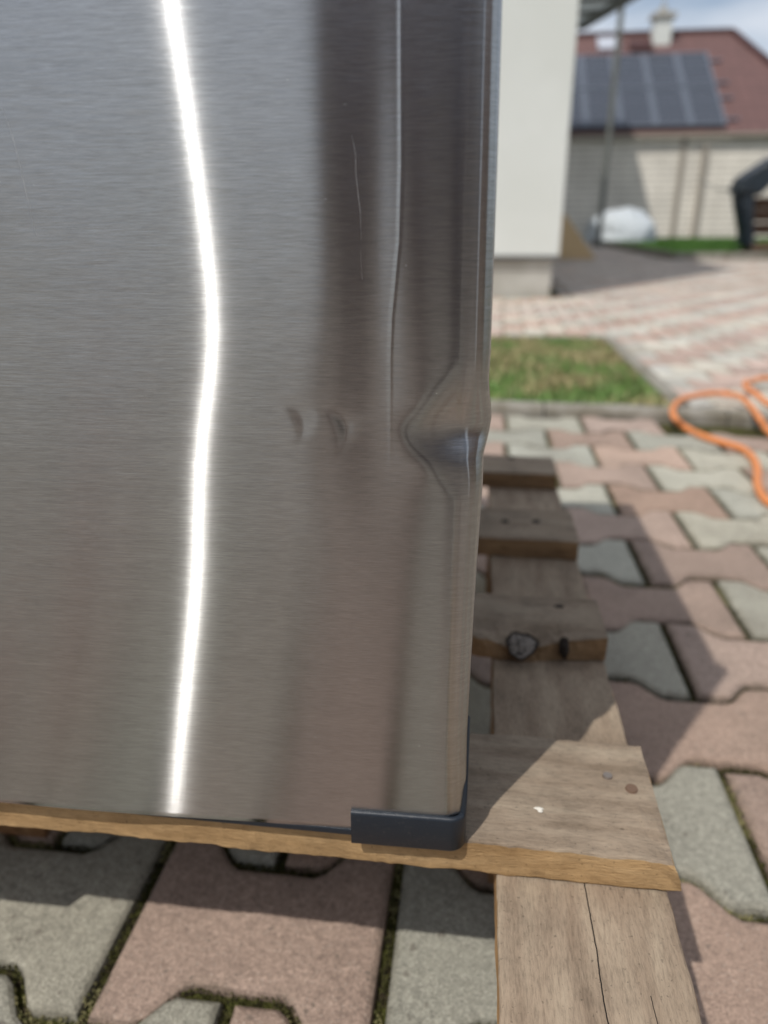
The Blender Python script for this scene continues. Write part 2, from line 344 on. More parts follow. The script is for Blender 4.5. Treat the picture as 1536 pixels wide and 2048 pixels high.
# kerb of separate stones laid end to end
k = MB(); x = -1.8
while x < 4.2:
    l = .5; a = x; b = x+l-.006
    V = []
    for (xx) in (a, b):
        y = kerby(xx); V += [(xx, y, -.03), (xx, y, .016), (xx, y+.006, .024), (xx, y+.058, .026), (xx, y+.064, .018), (xx, y+.064, -.03)]
    n_ = 6; k.add(V, [(i, (i+1) % n_, n_+(i+1) % n_, n_+i)[::-1] for i in range(n_)]+[tuple(range(n_)), tuple(range(2*n_-1, n_-1, -1))]); x += l
tag(k.build('kerb', KERB), kind='structure')
e = MB(); e.box((.585, 2.19, -.03), (.635, 3.66, .012)); e.box((-1.8, 3.62, -.03), (.583, 3.66, .012)); tag(e.build('lawn_edging', KERB), kind='structure')
sheet('paving_edge_strip', .636, 2.19, .80, 3.70, -.006, PLINTH)
sheet('lawn_soil', -1.8, 2.17, .583, 3.62, -.004, SOIL)
sheet('sand_strip', -1, 5.40, .7, 5.72, -.002, SAND)

def blades(name, pts, hmin, hmax, w, cols, label):
    V = []; F = []; C = []
    for (x, y, z) in pts:
        h = random.uniform(hmin, hmax); a = random.uniform(0, 2*math.pi); t = random.uniform(.1, .75); ww = w*random.uniform(.6, 1.3)
        dx, dy = math.cos(a), math.sin(a); px_, py_ = -dy*ww, dx*ww; b = len(V)
        for s, k_ in ((0, 1), (.5, .85), (1, .08)):
            ox = dx*h*t*s*s; oy = dy*h*t*s*s; oz = h*s*(1-.25*t*s)
            V += [(x+ox-px_*k_, y+oy-py_*k_, z+oz), (x+ox+px_*k_, y+oy+py_*k_, z+oz)]
        F += [(b, b+1, b+3, b+2), (b+2, b+3, b+5, b+4)]
        g = noise.noise((x*5, y*5, 1.7)); c0 = cols(x, y, g); j = random.uniform(.7, 1.3)
        C += [(c0[0]*j, c0[1]*j, c0[2]*j, 1)]*6
    o = mesh(name, V, F, GRASS); ca_ = o.data.color_attributes.new('tint', 'FLOAT_COLOR', 'POINT'); ca_.data.foreach_set('color', np.array(C, dtype=np.float32).ravel())
    return tag(o, label, 'grass', kind='stuff')
def gcol(x, y, g):
    dry = .42+1.1*g+.28*min(max((y-2.6)/.5, -.6), 1)
    if random.random() < dry: return random.choice([(.42, .36, .19), (.30, .27, .12)])
    return random.choice([(.11,.22,.05), (.15,.28,.06), (.24,.32,.12)])
pts = [(random.uniform(-.35, .578)**1, random.uniform(2.205, 3.61), -.004) for _ in range(15000)]
blades('grass', pts, .012, .040, .0022, gcol, 'square patch of short half dry grass behind the kerb')

# moss and grit in the joints near the camera
V = []; F = []; C = []
def grain(x, y, z, s, c):
    b = len(V); a = random.uniform(0, 6.3)
    for k_ in range(3): V.append((x+math.cos(a+2.09*k_)*s, y+math.sin(a+2.09*k_)*s, z-s*.3))
    V.append((x, y, z+s*random.uniform(.5, 1.3))); F.extend([(b, b+1, b+3), (b+1, b+2, b+3), (b+2, b, b+3)]); C.extend([(*c, 1)]*4)
outl = paver_outline(25)
for (cx, cy) in near_c:
    if not (-.75 < cx < 1.3 and -.2 < cy < 1.9): continue
    dens = 3.5 if cy < 1.1 else 1.2
    for s in range(len(outl)):
        p = outl[s]; q = outl[(s+1) % len(outl)]; ln = np.linalg.norm(q-p)
        g = noise.noise((cx*4+p[0]*12, cy*4+p[1]*12, 9))
        for _ in range(int(ln*330*dens*(1.0+.9*g))):
            t = random.random(); x = cx+p[0]+(q[0]-p[0])*t; y = cy+p[1]+(q[1]-p[1])*t
            nx_, ny_ = (p[0]+q[0]), (p[1]+q[1]); nn = math.hypot(nx_, ny_); dd = random.gauss(.0042, .0028)
            gg = noise.noise((x*11, y*11, 5))
            col = random.choice([(.035,.033,.013), (.055,.055,.018), (.095,.092,.032), (.022,.019,.012)]) if gg < .18 else random.choice([(.30,.27,.13), (.22,.2,.09), (.1,.1,.04)])
            grain(x+nx_/nn*dd, y+ny_/nn*dd, -.0085+random.random()*.004, random.uniform(.0005, .0017), col)
o = mesh('joint_moss', V, F, MOSS); ca_ = o.data.color_attributes.new('tint', 'FLOAT_COLOR', 'POINT'); ca_.data.foreach_set('color', np.array(C, dtype=np.float32).ravel())
tag(o, 'olive moss and grit filling the joints between the pavers', 'moss', kind='stuff')

# ------------------------------------------------------------------ house with white render (left, behind the appliance)
h = empty('house', (-3.2, 12, 0))
tag(h, 'white rendered house corner on grey plinth behind the steel appliance', 'house')
b = MB(); b.box((-7, 5.70, .288), (.548, 22, 6.2)); b.build('wall', RENDER, h, bevel=.008)
b = MB(); b.box((-6.96, 5.745, -.03), (.505, 21.96, .287)); b.build('plinth', PLINTH, h)
b = MB(); b.box((-7.3, 5.55, 6.203), (.60, 22.3, 6.4)); b.box((.603, 17.6, 6.21), (2.76, 22.3, 6.39)); b.build('roof', TILE, h)  # wide rear slab is unseen, added to cast shade on the neighbour's wall
b = MB(); b.box((.46, 5.69, .276), (.553, 5.697, .287)); b.box((-7, 5.69, .276), (.459, 5.697, .287)); b.build('drip_edge', ALU, h)
# canopy over the side of the house: sheet with beams below it
zc = 3.0
A = hit(1163, 52, 2, zc); Bp = hit(1250, 0, 2, zc); dirv = (Bp-A).normalized(); Bn = A+dirv*2.6
c0 = Vector((.55, A.y+.15, zc)); c1 = Vector((.55, Bn.y+.1, zc))
m = MB(); m.add([c0+Vector((0,0,.055)), c1+Vector((0,0,.055)), Bn+Vector((0,0,.055)), A+Vector((0,0,.055))], [(0,1,2,3)]); cn = m.build('canopy', POLY, h)
m = MB(); m.bar(A, Bn, .09, .09); m.bar(A-dirv*.02, c0, .07, .07)
for t in (.28, .52, .78): m.bar(A+dirv*2.6*t+Vector((0,0,.01)), c0.lerp(c1, t), .045, .05)
m.bar((.58, c0.y, zc-.02), (.58, c1.y, zc-.02), .05, .06)
m.build('beam', POLEM, cn)

# ------------------------------------------------------------------ neighbour house with solar panels
nh = empty('neighbour_house', (5, 26, 0)); YW = 23.9
tag(nh, 'pale brick building with red tiled hip roof and a row of solar panels', 'building')
b = MB(); b.box((-2, YW, -.04), (9.6, YW+9, 2.74)); b.build('wall', BRICK, nh)
p0 = 2.85; pitch = .711; rd = 4.55
def uvquad(name, quads, m, parent, th=None):
    V = []; F = []; UV = []
    for q in quads:
        q = [Vector(p) for p in q]; b_ = len(V); V += q; F.append(tuple(range(b_, b_+len(q))))
        u = (q[1]-q[0]).normalized(); nn = u.cross(q[-1]-q[0]).normalized(); v = nn.cross(u)
        UV += [((p-q[0]).dot(u), (p-q[0]).dot(v)) for p in q]
    o = mesh(name, V, F, m, parent); uv = o.data.uv_layers.new(name='UVMap'); uv.data.foreach_set('uv', np.array(UV).ravel())
    if th: mo = o.modifiers.new('thickness', 'SOLIDIFY'); mo.thickness = th; mo.offset = -1
    return o
E0 = (-3, YW-.10, p0-.071); E1 = (9.75, YW-.10, p0-.071); R1 = (7.55, YW+rd, p0+pitch*rd); R0 = (-3, YW+rd, p0+pitch*rd); E2 = (9.75, YW+9.5, p0-.25); E3 = (-3, YW+9.5, p0-.25)
rf = uvquad('roof', [[E0, E1, R1, R0], [E1, E2, R1], [E2, E3, R0, R1]], TILE, nh)
b = MB(); b.bar((R0[0], R0[1], R0[2]+.03), (R1[0], R1[1], R1[2]+.03), .2, .12); b.bar((R1[0], R1[1], R1[2]+.03), (E1[0], E1[1], E1[2]+.03), .2, .12); b.build('ridge_tiles', DARKRED, rf)
b = MB(); b.box((-3, YW-.20, p0-.17), (9.9, YW-.105, p0-.08)); b.box((6.75, YW-.104, p0-.22), (9.75, YW-.003, p0-.11)); b.build('gutter', GUTTER, nh)
b = MB(); b.box((6.02, YW-.14, 0), (6.14, YW-.03, p0-.37)); b.build('downpipe', GUTTER, nh)
b = MB(); b.box((5.42, YW-.05, 0), (5.56, YW-.003, 2.73)); b.build('wall_joint_strip', GUTTER, nh)
def roofp(x, s, lift=0):   # s = horizontal distance up the slope from the wall line
    n_ = Vector((0, -pitch, 1)).normalized(); return Vector((x, YW+s, p0+pitch*s-.0)) + n_*lift
YC = YW+3.95; a0 = hit(1306, 82, 1, YC); a1 = hit(1341, 82, 1, YC); zt_ = hit(1322, 34, 1, YC).z; w_ = a1.x-a0.x; xm = (a0.x+a1.x)/2
ch = MB(); ch.box((a0.x, YC, 5.2), (a1.x, YC+w_, zt_)); chim = ch.build('chimney', RENDER, rf)
ch = MB(); ch.box((a0.x-.09, YC-.09, zt_), (a1.x+.09, YC+w_+.09, zt_+.12)); ch.build('chimney_cap', PLINTH, chim)
ch = MB(); ch.bar((xm, YC+.3, zt_+.12), (xm, YC+.3, zt_+.32), .26, .26, n=10); ch.bar((xm, YC+.3, zt_+.32), (xm, YC+.3, zt_+.75), .06, .06, n=8); ch.build('flue', PLINTH, chim)
ch = MB(); 
def slab(mb, x0, x1, s0, s1, l0, l1, i=0):
    P = [roofp(x0, s0, l0), roofp(x1, s0, l0), roofp(x1, s1, l0), roofp(x0, s1, l0)]; n_ = Vector((0, -pitch, 1)).normalized()*(l1-l0)
    mb.prism(P[::-1], n_, i)
slab(ch, 3.35, 4.05, 3.72, 4.32, .01, .09); sk = ch.build('skylight', GLASSW, rf)
ch = MB(); slab(ch, 4.32, 5.0, 3.62, 4.1, .01, .12); ch.build('louvre_vent', DARKRED, rf)
# solar panels: 2 rows, each panel a part with its frame
pw = .93; x_right = 6.55
for r_ in range(2):
    s0 = .04+r_*1.66; s1 = s0+1.60
    for cidx in range(5):
        x1 = x_right-cidx*(pw+.02); x0 = x1-pw
        P = [roofp(x0+.035, s0+.03, .13), roofp(x1-.035, s0+.03, .13), roofp(x1-.035, s1-.03, .13), roofp(x0+.035, s1-.03, .13)]
        sp = uvquad('solar_panel', [P], CELLS, nh, .03)
        fm = MB()
        slab(fm, x0, x0+.075, s0, s1, .08, .145); slab(fm, x1-.075, x1, s0, s1, .08, .145); slab(fm, x0+.076, x1-.076, s0, s0+.05, .08, .144); slab(fm, x0+.076, x1-.076, s1-.05, s1, .08, .144); slab(fm, x0+.076, x1-.076, (s0+s1)/2-.015, (s0+s1)/2+.015, .08, .142)
        fm.build('frame', ALU, sp)
b = MB()
for s in (.35, 1.25, 1.95, 3.0): slab(b, 2, 6.95, s, s+.05, .02, .078)
b.build('mounting_rail', ALU, nh)

# ------------------------------------------------------------------ far lawn, post, bag, board, covered frame
fl = mesh('lawn', [(2.75, 11.6, -.002), (9.5, 12.0, -.002), (12, 23.88, -.002), (2.75, 23.88, -.002)], [(0,1,2,3)], SOIL); tag(fl, kind='structure')
pts = []
while len(pts) < 30000:
    y = random.uniform(12.0, 23.8); x = random.uniform(2.8, 3.3+(y-8)*.52)
    pts.append((x, y, -.002))
blades('lawn_grass', pts, .05, .13, .010, lambda x, y, g: random.choice([(.06,.15,.02), (.075,.18,.025), (.05,.12,.02)]), 'bright green lawn strip in front of the brick building')
m = MB(); m.bar((2.7, 11.5, .03), (9.5, 11.9, .03), .10, .14); m.bar((2.7, 11.5, .03), (2.7, 23.8, .03), .08, .14); tag(m.build('lawn_border', KERB), kind='structure')

P = hit(1199, 481, 2, 0.0); yp = 17.0; P = hit(1199, 470, 1, yp); xp = P.x
ps = empty('metal_post', (xp, yp, 0)); tag(ps, 'tall thin grey metal post standing in front of the pale brick building', 'post')
V_, F_ = tube([(xp, yp, -.03), (xp, yp, 7.4)], .055, 12); mesh('pole', V_, F_, POLEM, ps, smooth=False)
m = MB(); m.box((xp-.12, yp-.12, -.03), (xp+.12, yp+.12, .05)); m.build('base_plate', POLEM, ps)

# heap of white plastic sheet: displaced half ellipsoid
def heap(name, c, r, m, seed, parent=None):
    V = []; F = []; nu, nv = 48, 18
    for j in range(nv+1):
        ph = math.pi/2*j/nv
        for i in range(nu):
            th = 2*math.pi*i/nu; d = Vector((math.cos(th)*math.cos(ph), math.sin(th)*math.cos(ph), math.sin(ph)))
            w = 1+.13*noise.noise(d*2+Vector((seed, 0, 0)))+.06*noise.noise(d*7+Vector((seed, 0, 0)))
            flat = min(1, .72+.5*abs(math.sin(ph)))
            V.append((c[0]+d.x*r[0]*w, c[1]+d.y*r[1]*w, c[2]+max(d.z, 0)**.8*r[2]*w))
    for j in range(nv):
        for i in range(nu): F.append((j*nu+i, j*nu+(i+1) % nu, (j+1)*nu+(i+1) % nu, (j+1)*nu+i))
    return mesh(name, V, F, m, parent, smooth=True)
YB = 20.3; P0 = hit(1163, 470, 1, YB); P1 = hit(1312, 470, 1, YB); Pt = hit(1235, 416, 1, YB)
o = heap('plastic_bag', ((P0.x+P1.x)/2, YB, -.02), ((P1.x-P0.x)/2, .8, Pt.z), SHEET, 3); tag(o, 'big white plastic sheet bundle lying against the brick building', 'bag')
# tan wedge board beside the house corner
Y0 = 11.6; a = hit(1100, 511, 1, Y0); bq = hit(1191, 511, 1, Y0); tq = hit(1131, 428, 1, Y0); tl = hit(1100, 400, 1, Y0)
m = MB(); m.prism([(a.x, Y0, 0), (bq.x, Y0, 0), (bq.x-.02, Y0, .05), (tq.x, Y0, tq.z), (a.x, Y0, tq.z+.05)], (0, .35, 0)); o = m.build('board_wedge', TAN, bevel=.01); tag(o, 'tan wooden wedge standing beside the white house wall', 'wooden wedge')
# covered timber frame at the right edge
Yc = 12.2
g = lambda x, y, d=0: hit(x, y, 1, Yc+d)
cv = empty('garden_bench', (3.6, Yc, 0)); tag(cv, 'brown timber garden bench under a dark blue-green cover at right edge', 'garden bench')
m = MB()
for yy in (400, 425, 452): 
    q = g(1500, yy); m.box((q.x, Yc+.25, q.z-.125), (q.x+1.6, Yc+.29, q.z+.04))
m.box((g(1500, 470).x, Yc-.2, .12), (g(1500, 470).x+1.6, Yc+.3, .2)); m.build('seat_boards', TIMB, cv)
for dx in (0.02, 1.55):
    for dy in (-.18, .24): q = g(1500, 470); m = MB(); m.box((q.x+dx, Yc+dy, -.03), (q.x+dx+.07, Yc+dy+.06, .118)); m.build('leg', TIMB, cv)
# cover: draped sheet with folds over arm and back
outer = [(1466, 378), (1469, 410), (1474, 440), (1478, 465), (1476, 490)]
inner = [(1512, 372), (1508, 410), (1507, 440), (1508, 465), (1510, 490)]
V = []; F = []; nn_ = 24
for j in range(nn_+1):
    t = j/nn_*(len(outer)-1); k0 = min(int(t), len(outer)-2); ft = t-k0
    A_ = [outer[k0][i]*(1-ft)+outer[k0+1][i]*ft for i in range(2)]; B_ = [inner[k0][i]*(1-ft)+inner[k0+1][i]*ft for i in range(2)]
    p = g(*A_); q = g(*B_)
    for i in range(17):
        th = 2*math.pi*i/16; cx_ = (p.x+q.x)/2+(q.x-p.x)/2*math.cos(th); fold = 1+.12*math.sin(5*th+j*.15)
        V.append((cx_, Yc+.04+.22*math.sin(th)*fold, (p.z+q.z)/2))
for j in range(nn_):
    for i in range(16): F.append((j*17+i, j*17+i+1, (j+1)*17+i+1, (j+1)*17+i))
cvm = mesh('cover', V, F, TARP, cv, smooth=True)
m = MB()
a1 = g(1466, 385); a2 = g(1480, 356); a3 = g(1545, 312); a4 = g(1640, 285); a5 = g(1640, 350); a6 = g(1545, 360); a7 = g(1512, 392)
m.prism([a1-Vector((0,.2,0)), a7-Vector((0,.2,0)), a6-Vector((0,.2,0)), a5-Vector((0,.2,0)), a4-Vector((0,.2,0)), a3-Vector((0,.2,0)), a2-Vector((0,.2,0))], (0, .5, 0)); m.build('cover_flap', TARP, cvm, bevel=.03)
# clothes line wire from the wall strip to the covered bench
w0 = hit(1392, 352, 1, 22); w1 = hit(1485, 376, 1, Yc)
V_, F_ = tube([w0.lerp(w1, t)-Vector((0,0,.12*math.sin(math.pi*t))) for t in np.linspace(0, 1, 12)], .012, 6); tag(mesh('wire', V_, F_, POLEM), 'thin dark wire stretched in front of the brick building', 'wire')

# ------------------------------------------------------------------ orange hose on the paving
hp = [(1600,1035),(1536,1004),(1516,972),(1515,940),(1505,915),(1482,897),(1440,884),(1405,872),(1370,855),(1350,836),(1346,818),(1362,800),(1400,790),(1440,787),(1478,793),(1500,812),(1518,836),(1536,862),(1580,905)]
hp2 = [(1640,848),(1580,828),(1536,808),(1510,801),(1492,789),(1489,776),(1500,764),(1525,757),(1560,757),(1640,765)]
def gh(p, lift=0):
    z = .009; q = hit(p[0], p[1], 2, z)
    if q.y > kerby(q.x)-.03: q = hit(p[0], p[1], 2, .034)
    return q+Vector((0,0,lift))
tp = spline([gh(p) for p in hp], 8); V_, F_ = tube(tp, .0088, 12)
tp2 = spline([gh(p, .018 if 2 < i < 6 else 0) for i, p in enumerate(hp2)], 8); V2, F2 = tube(tp2, .0088, 12)
b_ = len(V_); V_ = V_+V2; F_ = F_+[tuple(b_+k_ for k_ in f_) for f_ in F2]
tag(mesh('hose', V_, F_, ORANGE, smooth=True), 'orange garden hose looping over the kerb onto the pavers', 'hose')

# ------------------------------------------------------------------ wooden pallet
XR, XL, ZT, TH = .1185, -.885, .1972, .0232
pal = empty('pallet', (-.38, .72, 0)); tag(pal, 'weathered wooden pallet carrying the dented steel appliance', 'pallet')
def board(name, p0, p1, along, mats, parent, seg=.006, rough=.0007, seed=0, deform=None, label=None):
    """board between two corners, long axis along x or y; profile with soft corners, wobbly sawn edges"""
    (x0, y0, z0), (x1, y1, z1) = p0, p1
    if along == 'x': l0, l1, w0, w1 = x0, x1, y0, y1
    else: l0, l1, w0, w1 = y0, y1, x0, x1
    r = .0016
    prof = []  # (w,z,isface)
    nW = 10; nH = 4
    prof += [(w0+r+(w1-w0-2*r)*t, z1, 0) for t in np.linspace(0, 1, nW)]
    prof += [(w1-r*.3, z1-r*.3, 1)]
    prof += [(w1, z1-r-(z1-z0-2*r)*t, 1) for t in np.linspace(0, 1, nH)]
    prof += [(w1-r*.3, z0+r*.3, 0)]
    prof += [(w1-r-(w1-w0-2*r)*t, z0, 0) for t in np.linspace(0, 1, nW)]
    prof += [(w0+r*.3, z0+r*.3, 1)]
    prof += [(w0, z0+r+(z1-z0-2*r)*t, 1) for t in np.linspace(0, 1, nH)]
    prof += [(w0+r*.3, z1-r*.3, 0)]
    m_ = len(prof); n_ = max(2, int((l1-l0)/seg)); V = []; F = []; I = []
    for k_ in range(n_+1):
        l = l0+(l1-l0)*k_/n_
        for (w, z, s) in prof:
            q = Vector((l, w, z)) if along == 'x' else Vector((w, l, z))
            d = noise.noise_vector(q*38+Vector((seed, 0, 0)))*rough*1.3 + noise.noise_vector(q*190+Vector((seed, 0, 0)))*rough*.7
            edge = min(abs(w-w0), abs(w-w1), .004)/.004
            q = q+d*(1 if edge < .6 else .45)
            if deform: q = deform(q)
            V.append(q)
    for k_ in range(n_):
        for j in range(m_):
            j2 = (j+1) % m_
            f_ = (k_*m_+j, (k_+1)*m_+j, (k_+1)*m_+j2, k_*m_+j2)
            F.append(f_ if along != 'x' else f_[::-1]); I.append(1 if (prof[j][2] and prof[j2][2]) else 0)
    F.append(tuple(range(m_))); I.append(1); F.append(tuple(range(n_*m_, n_*m_+m_))[::-1]); I.append(1)
    o = mesh(name, V, F, mats, parent, I, smooth=False)
    if label: o['label'] = label
    return o
Z0, Z1 = ZT-TH, ZT
def d1(q):     # splintered, slightly flared right end of the near board
    if q.x > .085:
        t = (q.x-.085)/(XR-.085)
        if q.y < .345: q.x += .006*t*max(0, 1-(q.z-Z0)/TH)*max(0, (.345-q.y)/.02)
        q += noise.noise_vector(q*240)*.0016*t*t*(1 if q.y < .36 else .35)
        if q.y < .335 and q.z > Z1-.004: q.z -= .004*t*t
        q.x -= .004*t*(q.y-.3217)/.1*0
    return q
pl1 = board('deck_board', (XL, .3217, Z0), (XR, .4186, Z1), 'x', [W_TOP, W_FACE], pal, .004, .0009, 1, d1, 'near deck board with splintered corner and fresh sawn edge')
def d2(q):     # waney front edge round the knot
    dx = q.x-.045
    if q.y < .585:
        f_ = math.exp(-(dx/.04)**2)*max(0, (.585-q.y)/.03)
        q.z -= .012*f_*(1 if q.z > Z0+.012 else .15); q.y -= .009*f_*(1-(q.z-Z0)/TH)
        q += noise.noise_vector(q*130)*.0028*f_ + noise.noise_vector(q*330)*.0012*f_
    return q
pl2 = board('deck_board', (XL, .5560, Z0), (XR, .6250, Z1), 'x', [W_TOP, W_FACE2], pal, .004, .0009, 2, d2, 'second deck board with a dark ringed knot at its edge')
pl3 = board('deck_board', (XL, .7575, Z0), (XR, .8487, Z1), 'x', [W_TOP, W_FACE2], pal, .008, .0009, 3)
pl4 = board('deck_board', (XL, .9884, Z0), (XR-.003, 1.0699, Z1), 'x', [W_TOP, W_FACE2], pal, .008, .0009, 4)
S1 = Z0-.0006; S0 = S1-TH
st1 = board('stringer_board', (.0234, -.05, S0), (XR, 1.12, S1), 'y', [W_TOPY, W_FACEY], pal, .006, .0007, 5, None, 'cracked grey stringer board running towards the camera')
board('stringer_board', (-.47, .3230, S0), (-.37, 1.12, S1), 'y', [W_TOPY, W_FACEY], pal, .02, .0007, 6)
board('stringer_board', (-.885, .3230, S0), (-.785, 1.12, S1), 'y', [W_TOPY, W_FACEY], pal, .02, .0007, 7)
for bx in (.0234, -.47, -.885):
    for by in (.475, .955):
        board('block', (bx+.004, by, -.002), (bx+.098 if bx > 0 else bx+.096, by+.12, S0-.0006), 'y', [W_BLK, W_BLK], pal, .02, .0009, bx+by)
def disc(c, r, hgt, m, name, parent, n_=20, squash=1, label=None):
    V = [Vector(c)+Vector((math.cos(2*math.pi*k_/n_)*r, math.sin(2*math.pi*k_/n_)*r*squash, 0)) for k_ in range(n_)]
    V2_ = [v*1+Vector(((c[0]-v.x)*.18, (c[1]-v.y)*.18, hgt)) for v in V]
    F = [(k_, (k_+1) % n_, n_+(k_+1) % n_, n_+k_) for k_ in range(n_)]+[tuple(range(n_, 2*n_))]
    return mesh(name, V+V2_, F, m, parent)
for (px_, py_, mt_, rr) in ((1215, 1553, NAIL, .0034), (1263, 1579, RUST, .0042)):
    q = hit(px_, py_, 2, ZT); disc((q.x, q.y, ZT-.0008), rr, .0022, mt_, 'nail', pl1)
for (px_, py_) in ((1010, 1043), (1072, 1043)):
    q = hit(px_, py_, 2, ZT); disc((q.x, q.y, ZT-.0006), .0055, .0012, KNOT_D, 'nail', pl3)
q = hit(1118, 1213, 2, ZT); disc((q.x, q.y, ZT-.0006), .005, .0012, KNOT_D, 'nail', pl2, squash=.6)
q = hit(1022, 916, 2, ZT); disc((q.x, q.y, ZT-.0006), .0055, .0012, KNOT_D, 'nail', pl4)
# knot: bark ring with grey heart, leaning over the waney edge
q = hit(1043, 1290, 2, ZT-.006); ring = []; kc = Vector((q.x, q.y-.001, ZT-.0055))
tilt = Matrix.Rotation(R(35), 3, 'X')
for k_ in range(29):
    th = 2*math.pi*k_/28; rr = .0125*(1+.10*math.sin(3*th+.6)+.06*math.sin(7*th)); ring.append(kc+tilt @ Vector((math.cos(th)*rr, math.sin(th)*rr*.92, 0)))
V_, F_ = tube(ring, .0009, 8); kn = mesh('knot', V_, F_, KNOT_D, pl2, smooth=True)
V_ = [kc+tilt @ Vector((0, 0, .0022))]+[v+(kc-v)*.08 for v in ring[:-1]]
mesh('knot_heart', V_, [(0, 1+k_, 1+(k_+1) % 28) for k_ in range(28)], KNOT, kn)
q = hit(1129, 1290, 2, ZT-.006)
V_ = []; 
for j in range(7):
    for i in range(14):
        ph = -math.pi/2+math.pi*j/6; th = 2*math.pi*i/14; w_ = 1+.3*noise.noise((i*.9, j*.7, 4)); V_.append((q.x+math.cos(th)*math.cos(ph)*.0042*w_, q.y+.001+math.sin(th)*math.cos(ph)*.008*w_, ZT-.009+math.sin(ph)*.0095*w_))
mesh('knot_hole', V_, [(j*14+i, j*14+(i+1) % 14, (j+1)*14+(i+1) % 14, (j+1)*14+i) for j in range(6) for i in range(14)], KNOT_D, pl2)
V_ = []; F_ = []
for (px_, py_, s, z) in ((1078,1619,.0026,ZT),(1080,1624,.0018,ZT),(1072,1618,.0014,ZT)):
    q = hit(px_, py_, 2, z); b_ = len(V_)
    for k_ in range(7): V_.append((q.x+math.cos(k_*.9)*s*random.uniform(.7, 1.2), q.y+math.sin(k_*.9)*s*.6, z+.0006))
    V_.append((q.x, q.y, z+.0016)); F_ += [(b_+k_, b_+(k_+1) % 7, b_+7) for k_ in range(7)]
mesh('paint_speck', V_, F_, Mat('lime_speck', (.7,.66,.58), .9).m, pl1)

# ------------------------------------------------------------------ the dented steel appliance
DX0, DX1, DY, DZ0, DZ1 = -.600, .0035, .312, .2035, .895
ap = empty('refrigerator', (-.3, .6, ZT)); tag(ap, 'small refrigerator with dented brushed steel door standing on the wooden pallet', 'refrigerator')
b = MB(); b.box((-.597, .345, .213), (-.004, .92, .895)); b.build('body', GREYP, ap, bevel=.004)
for fx in (-.56, -.04):
    for fy in (.37, .88): b = MB(); b.bar((fx, fy, ZT), (fx, fy, .2125), .035, .035, n=16); b.build('foot', NAVY, ap)

# highlight curve of the photograph: pixel column of the sun streak at each pixel row; turned into the
# slope the real sheet must have there (slightly bulged, uneven sheet metal)
HL = [(0,335),(150,358),(300,382),(500,410),(650,429),(720,430),(800,414),(900,403),(1000,401),(1100,402),(1300,385),(1450,366),(1610,350)]
Ld = SUN
zs, xs_, sl = [], [], []
for (py_, px_) in HL:
    q = hit(px_, py_, 1, DY); v = (Vector((0,0,CAM_H))-q).normalized(); H_ = (Ld+v).normalized()
    zs.append(q.z); xs_.append(q.x); sl.append(-H_.x/H_.y)
o_ = np.argsort(zs); zs = np.array(zs)[o_]; xs_ = np.array(xs_)[o_]; sl = np.array(sl)[o_]
def smooth_interp(z, a, b):
    acc = 0
    for k_, w in ((-.036, .2), (-.024, .5), (-.012, .85), (0, 1), (.012, .85), (.024, .5), (.036, .2)): acc = acc+w*np.interp(z+k_, a, b)
    return acc/4.1
def sstep(a, b, x): t = np.clip((x-a)/(b-a), 0, 1); return t*t*(3-2*t)
def pt(px_, py_): q = hit(px_, py_, 1, DY); return q.x, q.z
def gauss(X, Z, px_, py_, sx, sz, ang=0):
    cx, cz = pt(px_, py_); dx = X-cx; dz = Z-cz; c_, s_ = math.cos(ang), math.sin(ang)
    u = dx*c_+dz*s_; v = -dx*s_+dz*c_; return np.exp(-.5*((u/sx)**2+(v/sz)**2))
